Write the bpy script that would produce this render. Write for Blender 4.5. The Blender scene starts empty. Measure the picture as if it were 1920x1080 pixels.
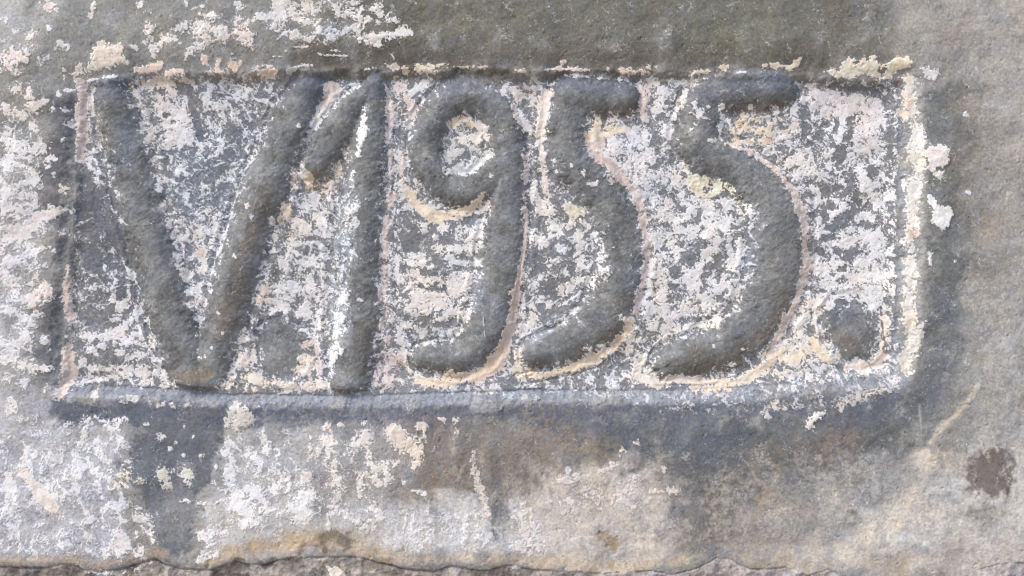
import bpy, math, time
import numpy as np
T0 = time.time()

# ------------------------------------------------------------------ camera, sky, sun, exposure
scene = bpy.context.scene
S = 0.0005                      # metres per unit of the survey grid on the wall
ZC = 1.40                       # height of the middle of the inscription
DIST = 1.15
cam = bpy.data.cameras.new('camera')
camo = bpy.data.objects.new('camera', cam)
scene.collection.objects.link(camo)
camo.location = (0, -DIST, ZC)
camo.rotation_euler = (math.radians(90), 0, 0)
cam.sensor_width = 36
cam.lens = 36 * DIST / (1920 * S)
cam.clip_start = 0.01
cam.clip_end = 500
scene.camera = camo

SUN_EL, SUN_AZ = 48.0, -128.0    # azimuth measured from +Y clockwise; the sun stands in front of the wall, to the left
world = bpy.data.worlds.new('World')
scene.world = world
world.use_nodes = True
wn = world.node_tree
bg = wn.nodes['Background']
sky = wn.nodes.new('ShaderNodeTexSky')
sky.sky_type = 'NISHITA'
sky.sun_disc = False
sky.sun_elevation = math.radians(SUN_EL)
sky.sun_rotation = math.radians(SUN_AZ)
sky.air_density = 1.0
sky.dust_density = 2.5
wn.links.new(sky.outputs[0], bg.inputs[0])
bg.inputs[1].default_value = 0.11
sun = bpy.data.lights.new('sun', 'SUN')
sun.energy = 1.0
sun.angle = math.radians(30)
sun.color = (1.0, 0.94, 0.85)
suno = bpy.data.objects.new('sun', sun)
scene.collection.objects.link(suno)
az, el = math.radians(SUN_AZ), math.radians(SUN_EL)
from mathutils import Vector
sd = Vector((math.sin(az) * math.cos(el), math.cos(az) * math.cos(el), math.sin(el)))
suno.rotation_euler = sd.to_track_quat('Z', 'Y').to_euler()
suno.location = (0, -2, 4)
scene.view_settings.view_transform = 'Standard'
scene.view_settings.look = 'None'
scene.view_settings.exposure = 1.02
scene.view_settings.gamma = 1.0
scene.render.engine = 'CYCLES'
scene.cycles.max_bounces = 6
scene.cycles.filter_width = 1.05

# ------------------------------------------------------------------ survey grid (x right, y down, 1 unit = 0.5 mm)
STEP = 1.7
def axis(lo, hi, far_lo, far_hi):
    n = int(round((hi - lo) / STEP))
    core = list(np.linspace(lo, hi, n + 1))
    a, s = [], STEP * 1.6
    v = lo
    while v > far_lo:
        v -= s; s *= 1.03; a.append(v)
    b, s, v = [], STEP * 1.6, hi
    while v < far_hi:
        v += s; s *= 1.03; b.append(v)
    return np.array(a[::-1] + core + b)
XS = axis(-25, 1945, -1600, 3520)
YS = axis(-25, 1105, -1200, 2800)
YS[-1] = 2800.0
NX, NY = len(XS), len(YS)
X, Y = np.meshgrid(XS, YS)
X = X.astype(np.float32); Y = Y.astype(np.float32)

rng = np.random.RandomState(1955)
ANG = rng.rand(65536).astype(np.float32) * 2 * np.pi
GX, GY = np.cos(ANG), np.sin(ANG)
PERM = rng.permutation(65536).astype(np.int32)
def perlin(x, y, seed=0):
    xi = np.floor(x).astype(np.int32); yi = np.floor(y).astype(np.int32)
    fx = (x - xi).astype(np.float32); fy = (y - yi).astype(np.float32)
    def g(ix, iy, dx, dy):
        h = PERM[(ix * 1619 + iy * 31337 + seed * 7919) & 65535]
        return GX[h] * dx + GY[h] * dy
    u = fx * fx * fx * (fx * (fx * 6 - 15) + 10); v = fy * fy * fy * (fy * (fy * 6 - 15) + 10)
    a = g(xi, yi, fx, fy); b = g(xi + 1, yi, fx - 1, fy)
    c = g(xi, yi + 1, fx, fy - 1); d = g(xi + 1, yi + 1, fx - 1, fy - 1)
    return (a + u * (b - a)) * (1 - v) + (c + u * (d - c)) * v
def fbm(scale, octs, gain=0.55, seed=0, stretch=1.0, rot=0.0, x=None, y=None):
    """stretch > 1 pulls the pattern out along the direction rot (degrees, y down)"""
    x = X if x is None else x; y = Y if y is None else y
    c, s = math.cos(math.radians(rot)), math.sin(math.radians(rot))
    u = (x * c + y * s) / (scale * stretch); v = (-x * s + y * c) / scale
    out = 0; a = 1.0; tot = 0
    for o in range(octs):
        out = out + a * perlin(u * 2 ** o + 13.7 * o, v * 2 ** o - 7.3 * o, seed + o)
        tot += a * a; a *= gain
    out = out / math.sqrt(tot) / 0.26
    return out.astype(np.float32)          # about unit variance
def cdf(n):                                 # unit normal -> 0..1
    return (1 / (1 + np.exp(-1.702 * n))).astype(np.float32)
def sm(a, b, x):
    t = np.clip((x - a) / (b - a), 0, 1)
    return t * t * (3 - 2 * t)

N = {}
N['c'] = fbm(110, 4, 0.6, 1)
N['m'] = fbm(38, 4, 0.6, 11)
N['f'] = fbm(12, 3, 0.65, 21)
N['g'] = fbm(5.5, 3, 0.7, 25)
N['v'] = fbm(16, 4, 0.6, 31, 4.0, 84)
N['h'] = fbm(14, 4, 0.6, 41, 3.0, -18)
N['b'] = fbm(240, 3, 0.55, 51)
WX, WY = X + 7 * N['m'], Y + 7 * fbm(38, 3, 0.6, 61)
SPK = cdf(fbm(20, 5, 0.82, 71, x=WX, y=WY))
SPV = cdf(fbm(22, 5, 0.80, 81, 2.4, 80, x=WX, y=WY))
SPH = cdf(fbm(20, 5, 0.80, 91, 2.4, -20, x=WX, y=WY))
print('noise', time.time() - T0)

# ------------------------------------------------------------------ shapes
def lin(c):
    c = np.asarray(c, dtype=np.float32) / 255.0
    return np.where(c <= 0.04045, c / 12.92, ((c + 0.055) / 1.055) ** 2.4)
def win(x0, y0, x1, y1):
    return (slice(max(0, np.searchsorted(YS, y0) - 1), min(NY, np.searchsorted(YS, y1) + 1)),
            slice(max(0, np.searchsorted(XS, x0) - 1), min(NX, np.searchsorted(XS, x1) + 1)))
def curve(pts, k=8):
    """Catmull-Rom through rows of numbers (x, y, ...)"""
    p = np.array(pts, dtype=np.float64)
    if len(p) == 2:
        t = np.linspace(0, 1, k + 1)[:, None]
        return p[0] * (1 - t) + p[1] * t
    q = np.vstack([2 * p[0] - p[1], p, 2 * p[-1] - p[-2]])
    out = []
    for i in range(1, len(q) - 2):
        for t in np.arange(k) / k:
            out.append(0.5 * ((2 * q[i]) + (-q[i-1] + q[i+1]) * t + (2*q[i-1] - 5*q[i] + 4*q[i+1] - q[i+2]) * t*t
                              + (-q[i-1] + 3*q[i] - 3*q[i+1] + q[i+2]) * t**3))
    out.append(q[-2])
    return np.array(out)
def d_line(pts, m):
    """signed distance to a stroke with half widths; returns window, distance, normalised distance"""
    c = curve(pts)
    pad = m + c[:, 2].max()
    w = win(c[:, 0].min() - pad, c[:, 1].min() - pad, c[:, 0].max() + pad, c[:, 1].max() + pad)
    x, y = X[w], Y[w]
    best = np.full(x.shape, 1e9, np.float32); bt = best.copy()
    for i in range(len(c) - 1):
        a, b = c[i], c[i + 1]
        dx, dy = b[0] - a[0], b[1] - a[1]
        t = np.clip(((x - a[0]) * dx + (y - a[1]) * dy) / (dx * dx + dy * dy + 1e-9), 0, 1)
        r = a[2] + (b[2] - a[2]) * t
        dd = np.hypot(x - a[0] - t * dx, y - a[1] - t * dy)
        best = np.minimum(best, dd - r); bt = np.minimum(bt, dd / np.maximum(r, 1e-3))
    return w, best, bt
def d_poly(pts, m):
    p = np.array(pts, dtype=np.float64)
    w = win(p[:, 0].min() - m, p[:, 1].min() - m, p[:, 0].max() + m, p[:, 1].max() + m)
    x, y = X[w], Y[w]
    best = np.full(x.shape, 1e9, np.float32); inside = np.zeros(x.shape, bool)
    for i in range(len(p)):
        a, b = p[i], p[(i + 1) % len(p)]
        dx, dy = b - a
        t = np.clip(((x - a[0]) * dx + (y - a[1]) * dy) / (dx * dx + dy * dy + 1e-9), 0, 1)
        best = np.minimum(best, np.hypot(x - a[0] - t * dx, y - a[1] - t * dy))
        if abs(dy) > 1e-9:
            hit = ((a[1] > y) != (b[1] > y)) & (x < dx * (y - a[1]) / dy + a[0])
            inside ^= hit
    return w, np.where(inside, -best, best)
def d_blob(g, m):
    cx, cy, rx, ry = g[:4]; rot = math.radians(g[4]) if len(g) > 4 else 0
    R = max(rx, ry) + m
    w = win(cx - R, cy - R, cx + R, cy + R)
    x, y = X[w] - cx, Y[w] - cy
    u = x * math.cos(rot) + y * math.sin(rot); v = -x * math.sin(rot) + y * math.cos(rot)
    k = np.sqrt((u / rx) ** 2 + (v / ry) ** 2)
    return w, ((k - 1) * min(rx, ry)).astype(np.float32)
def mask(g, soft, rough, n):
    m = soft + 2.5 * rough + 3
    if isinstance(g, tuple): w, d = d_blob(g, m)
    elif len(g[0]) == 3: w, d, _ = d_line(g, m)
    else: w, d = d_poly(g, m)
    nn = sum(N[k][w] for k in n) / math.sqrt(len(n))
    return w, sm(soft, -soft, d + rough * nn)

# ------------------------------------------------------------------ pigments
PIG = np.empty(X.shape + (3,), np.float32); PIG[:] = lin((150, 149, 147))
COV = np.full(X.shape, 0.06, np.float32)        # how much of the surface keeps its limewash
TIN = np.empty(X.shape + (3,), np.float32); TIN[:] = lin((212, 210, 211))
SV = np.zeros(X.shape, np.float32); SH = np.zeros(X.shape, np.float32)
def P(g, col, a=1.0, soft=25, rough=18, n='cm', tex=0.0, tn='m'):
    w, k = mask(g, soft, rough, n)
    k = k * a
    if tex: k = k * np.clip(1 - tex / 2 + tex * 0.5 * (N[tn][w] + 0.6 * N['f'][w]), 0, 1)
    k = k[..., None]
    PIG[w] = PIG[w] * (1 - k) + lin(col) * k
def L(g, cov, tint=None, a=1.0, soft=14, rough=9, n='mf', tsoft=20):
    w, k = mask(g, soft, rough, n); k = k * a
    COV[w] = COV[w] * (1 - k) + cov * k
    if tint is not None:
        w, k = mask(g, tsoft, rough, n); k = (k * min(1, a * 1.2))[..., None]
        TIN[w] = TIN[w] * (1 - k) + lin(tint) * k
def streak(g, arr, soft=60):
    w, k = mask(g, soft, 20, 'c'); arr[w] = np.maximum(arr[w], k)

CREAM = (212, 198, 182); PINK = (196, 184, 180); WHITE = (208, 207, 209); SAND = (200, 184, 160); COOL = (196, 199, 206)

# --- letters (centre line x, y, half width)
LETTERS = [
 ('raised_letter', 'raised capital letter V of the date', [
   [(206,178,34),(222,240,39),(241,310,42),(264,400,43),(287,480,43),(317,600,43),(342,680,40),(362,712,36)],
   [(578,165,30),(548,215,38),(514,300,41),(480,390,42),(448,490,42),(421,590,41),(398,670,38),(386,708,34)]]),
 ('raised_digit', 'raised digit 1 with a slanting flag', [
   [(702,158,22),(695,210,29),(684,290,38),(674,370,42),(668,460,45),(664,560,46),(660,640,44),(654,712,40)],
   [(690,165,20),(652,208,30),(618,262,34),(592,308,30)]]),
 ('raised_digit', 'raised digit 9 with an oval bowl and hooked tail', [
   [(948,268,34),(944,232,34),(916,192,34),(880,176,34),(838,192,34),(808,228,33),(798,272,33),(806,314,34),(836,346,33),(872,357,32),(908,344,33),(944,308,34)],
   [(950,250,34),(953,320,38),(950,400,40),(940,490,42),(928,570,42),(904,636,40),(862,670,34),(796,672,26)]]),
 ('raised_digit', 'raised digit 5 narrower than the one after it', [
   [(1070,176,34),(1120,178,36),(1164,180,34),(1176,182,26)],
   [(1066,182,36),(1062,230,38),(1064,285,40),(1094,328,40),(1138,372,42),(1164,440,46),(1164,520,46),(1134,592,46),(1078,638,40),(1004,664,28)]]),
 ('raised_digit', 'raised digit 5 the widest figure, beside the last dot', [
   [(1330,176,34),(1390,172,36),(1448,168,32),(1476,168,26)],
   [(1322,196,40),(1312,240,44),(1324,285,42),(1382,312,46),(1436,362,50),(1464,440,54),(1458,530,54),(1416,610,52),(1344,656,46),(1254,680,30)]]),
 ('raised_dot', 'raised dot after the letter V', [[(518,628,28),(522,650,44),(522,668,42)]]),
 ('raised_dot', 'raised dot after the last digit', [[(1594,600,44),(1604,628,46)]]),
]
PANEL = [(150,158),(300,142),(430,140),(560,132),(760,134),(1000,136),(1250,138),(1420,140),(1560,150),(1692,158),
         (1696,320),(1692,480),(1684,600),(1678,700),(1560,712),(1430,728),(1250,738),(1000,736),(760,744),(560,746),(420,744),(300,734),(116,722),
         (120,600),(128,480),(140,330)]
CRACK = [(-1600,1062),(-300,1068),(-40,1070),(0,1064),(30,1067),(74,1065),(137,1058),(156,1069),(185,1074),(237,1065),(289,1050),(307,1060),(333,1067),(393,1070),(444,1054),
  (493,1060),(548,1045),(593,1045),(640,1045),(681,1048),(714,1056),(744,1063),(781,1073),(814,1071),(840,1063),(881,1067),(907,1069),(966,1061),
  (1010,1071),(1066,1073),(1099,1072),(1133,1079),(1158,1074),(1218,1071),(1261,1078),(1301,1069),(1342,1047),(1368,1050),(1405,1067),(1442,1067),
  (1472,1063),(1516,1078),(1553,1068),(1583,1080),(1660,1088),(1740,1092),(1800,1084),(1842,1066),(1875,1056),(1920,1054),(2000,1060),(3520,1070)]

# --- ground tones of the bare cement
P([(-2500,-2400),(800,-2400),(760,130),(140,150),(100,300),(-2500,420)], (146,146,143), soft=60)
P((-10,-10,110,110), (184,184,182), a=.9, soft=50, rough=25)
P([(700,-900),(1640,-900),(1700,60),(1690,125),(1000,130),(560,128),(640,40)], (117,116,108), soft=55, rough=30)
P([(560,70),(1680,84),(1660,128),(560,124)], (106,101,93), a=.75, soft=22, rough=10, tex=.5)  # brown shading of the down-turned lip over the panel, put into the colour
P((880,30,120,50), (126,124,112), a=.6, tex=.9); P((1390,60,90,60), (120,122,102), a=.5, tex=.9)
P([(1580,-2400),(4200,-2400),(4200,400),(1860,420),(1800,160),(1680,60)], (166,163,158), soft=70, rough=35)
P([(1800,-2400),(4200,-2400),(4200,300),(1880,260)], (182,179,175), soft=70, rough=35, tex=.5)
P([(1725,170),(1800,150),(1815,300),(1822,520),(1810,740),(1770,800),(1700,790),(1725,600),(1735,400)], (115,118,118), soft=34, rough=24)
P([(1840,300),(1930,330),(1930,600),(1850,560)], (158,154,149), a=.8, soft=40, rough=30, tex=.5)
P((1858,505,40,60), (122,120,115), a=.6, soft=25, tex=.6)
P((1812,300,40,110), (132,127,118), a=.7, soft=30)
P([(1840,150),(4200,100),(4200,620),(1860,620)], (168,165,160), a=.7, soft=40, rough=28, tex=.3)
P([(1745,560),(1790,560),(1800,740),(1740,780),(1735,660)], (110,114,120), a=.7, soft=20, rough=14)
P([(1850,560),(4200,500),(4200,900),(1840,860),(1800,760)], (182,180,176), soft=60, rough=30, tex=.4)
P([(-2500,330),(40,300),(80,500),(60,760),(-2500,800)], (180,180,184), soft=50, rough=25, tex=.4)
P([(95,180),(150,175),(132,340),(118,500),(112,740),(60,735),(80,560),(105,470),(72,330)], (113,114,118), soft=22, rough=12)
P([(-2500,740),(110,735),(240,760),(235,1060),(-2500,1060)], (190,190,196), soft=35, rough=25, tex=.2)
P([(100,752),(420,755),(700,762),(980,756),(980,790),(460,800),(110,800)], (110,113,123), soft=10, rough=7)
P([(440,790),(790,790),(760,1000),(380,1040)], (184,184,187), soft=40, rough=25, tex=.3)
P([(380,950),(1000,950),(1000,1050),(380,1060)], (194,192,190), soft=30, rough=20)
P([(640,800),(760,790),(780,940),(600,930)], (140,134,130), a=.75, soft=35, rough=25, tex=.6)
P([(760,770),(1120,770),(1130,870),(1000,930),(820,945),(770,930)], (140,134,127), soft=34, rough=24, tex=.35)
P((860,810,65,40), (122,123,128), a=.8, soft=22, tex=.4)
P((930,890,60,30,30), (140,118,96), a=.5, soft=25, tex=.8)
P((1000,850,90,36), (142,124,104), a=.6, soft=28, tex=.8)
P([(700,960),(1020,940),(1060,1040),(700,1040)], (200,198,197), soft=25, rough=18)
P([(990,880),(1240,850),(1290,960),(1260,1060),(980,1060)], (206,198,190), soft=40, rough=28, tex=.3)
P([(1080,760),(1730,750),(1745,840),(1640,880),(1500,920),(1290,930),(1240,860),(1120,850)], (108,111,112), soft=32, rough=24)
P((1180,775,120,40), (116,118,124), a=.7, soft=30); P((1310,820,80,60), (112,116,128), a=.7, soft=30, tex=.5)
P((1660,770,90,30,-15), (114,117,130), a=.6, soft=25, tex=.5)
P([(1240,880),(1500,850),(1560,920),(1420,1040),(1280,1060)], (140,136,130), a=.85, soft=40, rough=30, tex=.6)
P((1308,1010,38,55), (120,114,106), a=.75, soft=26, rough=14)
P([(1380,960),(1580,900),(1600,1060),(1380,1070)], (158,152,145), a=.8, soft=40, tex=.5)
P([(1540,900),(1960,840),(4200,900),(4200,1070),(1500,1070)], (198,195,190), soft=45, rough=28, tex=.3)
P((1540,985,60,50,-20), (140,142,142), a=.6, soft=30, tex=.6); P((1680,900,60,40), (136,137,137), a=.6, soft=30, tex=.5)
P([(1450,1030),(1930,1020),(1930,1085),(1450,1085)], (192,184,178), a=.8, soft=20)
P([(290,760),(440,756),(424,800),(398,880),(372,940),(360,990),(358,1048),(300,1046),(276,1010),(290,962),(262,930),(226,905),(228,870),(250,850),(262,810)], (116,119,124), soft=7, rough=11, n='mf')
P((290,880,60,45), (110,116,130), a=.6, soft=25, tex=.6)
P((322,975,40,60), (142,143,146), a=.9, soft=18)
P((1858,888,44,46), (118,111,107), soft=9, rough=6, n='mf'); P((1850,935,30,20), (140,132,128), a=.6)
P([(900,930,8),(930,980,18),(935,1000,14)], (138,140,141), a=.8, soft=14, rough=8)
VS = [(745,880,10,60),(790,900,9,50),(825,860,12,50),(870,905,12,40),(925,870,10,50),(960,860,8,60),(990,870,8,40),(1020,830,14,40)]
for cx, cy, rx, ry in VS: P((cx, cy, rx, ry, 4), (132,116,101), a=.5, soft=12, rough=10, tex=.9, tn='v')
for cx, cy, rx, ry in [(770,930,6,30),(850,830,5,34),(905,860,5,40),(945,900,5,44),(975,900,5,30),(1008,880,5,40),(1050,880,6,30)]:
    P((cx, cy, rx, ry, 4), (184,172,158), a=.7, soft=6, rough=6, tex=.9, tn='v')
P([(720,955),(930,950),(960,1035),(700,1035)], (214,213,213), a=.8, soft=18, tex=1, tn='v')
P([(1200,900),(1500,880),(1560,1030),(1280,1050)], (172,165,158), a=.6, soft=30, rough=20, tex=1, tn='f')
P([(1500,860),(1700,850),(1740,980),(1560,1040)], (188,184,178), a=.5, soft=30, rough=20, tex=1, tn='f')
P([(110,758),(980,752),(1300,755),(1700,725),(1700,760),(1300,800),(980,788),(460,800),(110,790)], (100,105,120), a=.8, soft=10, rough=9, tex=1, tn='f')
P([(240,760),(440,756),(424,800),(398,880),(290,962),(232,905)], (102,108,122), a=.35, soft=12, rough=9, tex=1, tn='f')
for cx, cy, rx, ry, rt in [(1120,800,60,26,0),(1200,830,40,30,60),(1320,810,60,40,0),(1290,870,26,50,10),(1480,790,70,22,-15),(1660,770,60,24,-15),(1400,850,40,40,0),(1620,930,30,40,20),(940,960,20,30,10),(1180,810,30,26,0)]:
    P((cx, cy, rx, ry, rt), (100,105,116), a=.6, soft=12, rough=14, n='mf', tex=.9, tn='f')
for x0, y0, x1, y1, wd in [(1000,800,1010,900,12),(1060,800,1064,870,14),(1300,900,1306,1040,18),(1250,860,1262,980,10),(1380,880,1370,960,12),(1560,880,1600,960,12),(1480,880,1470,930,8),(925,860,930,990,16)]:
    P([(x0,y0,wd*.6),((x0+x1)/2+4,(y0+y1)/2,wd),(x1,y1,wd*.4)], (118,118,118), a=.7, soft=9, rough=9, n='mf', tex=.5, tn='f')
# tan edge along the crack
P([(-60,1056,8),(60,1050,8),(160,1052,8)], (190,176,156), a=.8, soft=12, rough=6)
P([(180,1064,8),(240,1048,10),(300,1036,8)], (190,170,150), a=.8, soft=10, rough=6)
P([(370,1062,6),(420,1040,14),(480,1020,16),(560,1010,18),(640,1020,18),(720,1040,12)], (190,172,150), a=.9, soft=14, rough=8)
P([(480,1030,8),(540,1018,14),(600,1010,10)], (196,172,144), a=.7, soft=14, rough=8)
P((606,1030,26,12), (138,124,106), a=.9, soft=10)
P((757,1038,18,10), (150,138,120), a=.8, soft=8)
P([(720,1046,8),(850,1048,9),(960,1046,10),(1060,1055,9),(1140,1062,8),(1230,1058,8),(1320,1040,6)], (206,190,168), a=.85, soft=12, rough=6)
P([(1120,1035,6),(1135,1020,14)], (168,146,114), a=.8, soft=12)
P([(1350,1040,4),(1440,1056,6),(1560,1052,8),(1700,1056,8)], (186,172,150), a=.6, soft=12)
# pale runs at the right
P([(1836,716,3),(1800,770,6),(1760,806,7),(1748,832,7)], (212,202,188), a=1, soft=5, rough=3)
P([(1724,760,1.5),(1728,832,2)], (186,182,174), a=.9, soft=3, rough=1)
P((1742,860,30,28), (212,200,184), a=.95, soft=14, rough=10)
P([(1740,850,14),(1726,900,11),(1690,955,14),(1640,995,13),(1580,1040,11)], (216,206,193), a=.95, soft=14, rough=10)
P([(1460,880,4),(1440,920,5),(1410,970,5),(1396,1000,4)], (172,160,144), a=.7, soft=8, rough=5)
P((1650,872,34,20,20), (186,176,174), a=.7, soft=12, rough=9, tex=1)
for cx, cy, c in [(1800,60,(158,142,130)),(1870,420,(160,140,118)),(1490,830,(138,116,100)),(1590,832,(168,142,122)),(1430,850,(150,136,120)),
                  (1720,70,(140,138,118)),(1560,860,(150,134,126)),(1100,838,(160,142,110)),(250,52,(150,146,112)),(1880,180,(168,156,150))]:
    P((cx, cy, 34, 22), c, a=.45, soft=22, rough=16, tex=.8)

# --- the sunk panel
P([(1620,860),(1700,850),(1730,900),(1640,930)], (140,142,144), a=.6, soft=18, rough=12)
P([(150,150),(1692,150),(1690,720),(1250,742),(560,750),(116,730)], (127,129,133), soft=8, rough=4)
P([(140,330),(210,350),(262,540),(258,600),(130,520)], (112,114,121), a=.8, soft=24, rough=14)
P([(300,250),(470,250),(420,420),(370,600),(340,500)], (119,125,139), a=.7, soft=20, rough=16)
P([(470,600),(520,560),(570,600),(560,700),(470,700)], (112,114,122), a=.8, soft=20)
P([(112,730,8),(300,736,8),(430,745,9),(620,748,9)], (140,143,152), a=.9, soft=6, rough=2)  # this and the next two: sky-lit band of the ledge, painted into the pigment
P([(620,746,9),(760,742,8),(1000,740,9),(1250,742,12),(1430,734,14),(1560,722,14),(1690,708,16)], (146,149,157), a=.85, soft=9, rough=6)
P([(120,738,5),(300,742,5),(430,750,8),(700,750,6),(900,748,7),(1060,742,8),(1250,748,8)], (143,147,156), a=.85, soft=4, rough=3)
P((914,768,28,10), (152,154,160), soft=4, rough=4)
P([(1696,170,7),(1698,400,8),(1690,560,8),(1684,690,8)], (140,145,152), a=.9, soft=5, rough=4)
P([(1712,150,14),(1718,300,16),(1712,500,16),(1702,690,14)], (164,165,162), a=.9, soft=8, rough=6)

# --- limewash: outside the panel
def B(s, cov=.95, tint=None, soft=4, rough=None, n='fg'):
    for q in s.split(';'):
        v = [float(a) for a in q.split()]
        if len(v) < 4: continue
        r = min(v[2], v[3]); rg = max(1.6, .42 * r) if rough is None else rough
        L(tuple(v), cov, tint, soft=min(soft, .5 * r + 1), rough=rg, n=n, tsoft=6)
def T(s, cov=.95, tint=None, soft=3, rough=2.5, n='fg'):
    for q in s.split(';'):
        v = [float(a) for a in q.split()]
        if len(v) < 6: continue
        L([tuple(v[i:i + 3]) for i in range(0, len(v), 3)], cov, tint, soft=soft, rough=rough, n=n, tsoft=6)
def G(s, cov=.95, tint=None, soft=4, rough=5, n='mg'):
    for q in s.split(';'):
        v = [float(a) for a in q.split()]
        if len(v) < 6: continue
        L([tuple(v[i:i + 2]) for i in range(0, len(v), 2)], cov, tint, soft=soft, rough=rough, n=n, tsoft=8)
streak([(-2000,-500),(150,-500),(140,760),(-2000,760)], SH); streak([(140,-900),(900,-900),(700,90),(140,110)], SH, 30)
streak([(-2000,790),(3000,790),(3000,1060),(-2000,1060)], SV, 40)
L([(-2000,-900),(140,-900),(90,170),(70,330),(-2000,330)], .10, soft=40)
L([(-30,90),(60,90),(80,200),(100,330),(-30,330)], .22, soft=20)
L([(-2000,250),(70,230),(100,400),(80,520),(70,730),(-2000,730)], .44, soft=30, rough=20)
L([(300,10),(480,0),(480,100),(300,105)], .16, soft=16); L([(480,-200),(640,-200),(740,40),(690,90),(500,80)], .30, soft=16)
B('94 10 14 12;175 9 6 9;169 31 5 6;60 67 9 6;281 56 8 12;25 108 27 17 -5;186 112 10 6', tint=(222,208,200))
B('9 40 9 6;94 54 5 8;282 24 5 3;266 8 7 7;350 7 5 6;448 10 8 8;78 118 11 9 -30;92 108 8 5;122 86 13 6 20;108 92 5 3;250 88 5 4;258 93 4 4;275 80 8 6;290 95 8 13;285 75 6 6;300 85 5 6;380 12 4 3;365 18 5 3;342 44 4 3;5 75 8 5;30 60 8 4')
B('398 30 20 6 8;345 50 14 8 -30;318 76 14 7 12;334 78 7 5;370 92 24 8 -28;352 102 9 4 -20', tint=(214,212,210))
B('375 54 14 17;410 58 18 14 25;392 76 10 10 -20;424 66 6 12', tint=(216,208,202))
B('455 48 14 10 -10;460 68 15 16 20;470 86 8 8 -40;452 36 8 5;470 40 10 5;445 60 8 5', tint=(220,208,202))
G('143 140 158 128 165 112 176 100 180 85 187 74 200 84 214 88 228 82 229 100 240 118 216 124 190 130 165 136', 1.0, (218,208,196), 3, 4)
B('150 128 10 8;144 138 8 4;121 133 3 4;121 148 3 6', tint=(208,202,198))
G('515 -4 552 -4 546 18 562 28 540 34 522 48 506 62 500 56 512 30;480 20 500 28 496 34 478 36', 1.0, (218,212,206))
B('572 10 14 13;590 40 15 11;548 12 12 12;606 36 10 5;560 36 12 6', tint=(222,212,204))
B('630 20 8 13;652 30 10 6;665 32 16 7 20;672 48 13 6 -35;700 16 16 7 -10;712 27 8 10;740 37 8 6;725 30 8 4;690 36 10 5', tint=(218,214,211))
G('656 72 672 62 690 66 720 58 742 52 760 50 770 62 752 72 735 76 716 76 712 88 702 86 690 78 670 80', 1.0, (222,218,214), 3, 4)
B('548 64 14 7 8;582 72 10 6 20;611 78 8 5;600 58 10 5;620 66 7 4;590 50 5 8', tint=(216,214,212)); L((625,55,40,18), .45, (190,194,200), soft=10)
T('550 88 1.2 577 87 1.2;600 102 1.2 650 103 1.6;536 95 2 542 95 1.5;512 106 1 530 106 1;594 99 2 602 101 2;620 94 1 640 96 1;735 101 1.5 738 108 2', 1.0, (216,212,206), 1.5, 1)
L([(88,180),(160,165),(140,340),(125,520),(118,735),(60,735),(80,560),(100,420),(75,330)], .03, soft=16, rough=8)
B('34 170 10 8;57 176 5 12;62 200 14 13;45 219 7 8;12 205 8 8;86 190 6 6;62 236 9 6;28 213 16 10', tint=(214,206,200))
B('122 206 7 5;130 233 9 8;118 262 4 3;112 178 4 6;130 170 10 4;100 205 4 5')
B('40 282 22 12;20 300 16 10;82 275 10 10;28 314 16 8;60 322 11 7;95 297 10 8;102 330 5 6;50 345 28 10 -15;12 362 14 8;50 366 16 9;75 352 10 5;20 392 10 6;50 384 10 5;88 312 8 5')
B('119 354 9 9;105 398 18 9 -15;93 388 8 4;115 437 10 6;140 412 4 16;136 398 8 5', tint=(214,208,202))
T('-10 458 7 12 448 11 34 436 13 55 424 13 75 408 11 92 402 8', 1.05, (216,210,207), 4, 4)
B('60 475 26 8 -25;30 490 16 8 -20;60 501 22 9;12 520 12 12;85 538 12 10;100 470 6 3;30 545 10 16;60 562 30 9;20 585 18 10;56 600 8 6;70 590 10 5', tint=(210,209,211))
B('82 548 17 14;60 570 10 6', 1.0, (220,204,196))
B('50 632 12 10;82 636 7 8;24 660 14 6;34 650 6 5;93 655 3 7;10 672 18 12;45 688 30 8 10;85 690 12 6;45 720 8 10;88 728 6 7;20 762 12 16;40 790 10 10;3 635 4 10', tint=(214,212,212))
# rim of the panel
T('163 152 2 190 146 2.5 218 143 2.5', 1.2, (206,204,204), 2, 1.5)
T('255 130 6 275 132 8 300 120 7;310 141 4 325 136 7 340 133 6', 1.2, (216,196,182), 2.5, 2.5)
B('384 113 6 12 -15;408 122 5 12;436 121 10 11 -20;450 118 3 6;393 134 6 4;413 134 8 4;495 137 22 8 -4;510 132 8 8', 1.1, (218,196,180))
T('465 129 1.5 490 124 2 510 123 1.5;540 132 4 552 126 3;560 122 1.5 582 122 1.5;684 128 1.5 702 126 2;852 124 1 874 124 1.2', 1.1, (206,204,204), 2, 1.5)
B('742 124 15 5 5;758 130 6 7;786 122 6 5;802 128 22 8 5;820 122 14 3 -5', 1.1, (218,204,186))
B('978 134 10 4;1058 118 5 4;1172 129 14 4;1187 133 22 5;1218 123 4 4;1234 124 3 3;1142 129 4 3;1320 133 20 4 -6;1356 127 10 5 -10;1435 123 6 3;905 126 8 2;880 124 8 1.6', 1.1, (216,196,178))
T('1022 131 1.5 1050 128 3 1085 130 2.5 1104 130 3', 1.2, (218,200,184), 2, 2)
T('1060 140 1.5 1090 142 3 1115 145 2 1150 147 2.5 1180 147 2;1380 136 1 1398 136 1.5', 1.1, (196,200,208), 2, 2)
T('1445 120 3 1452 122 5 1468 124 2;1473 124 2 1484 126 5 1494 118 5 1501 108 3', 1.2, (222,206,184), 2, 1.5)
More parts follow.
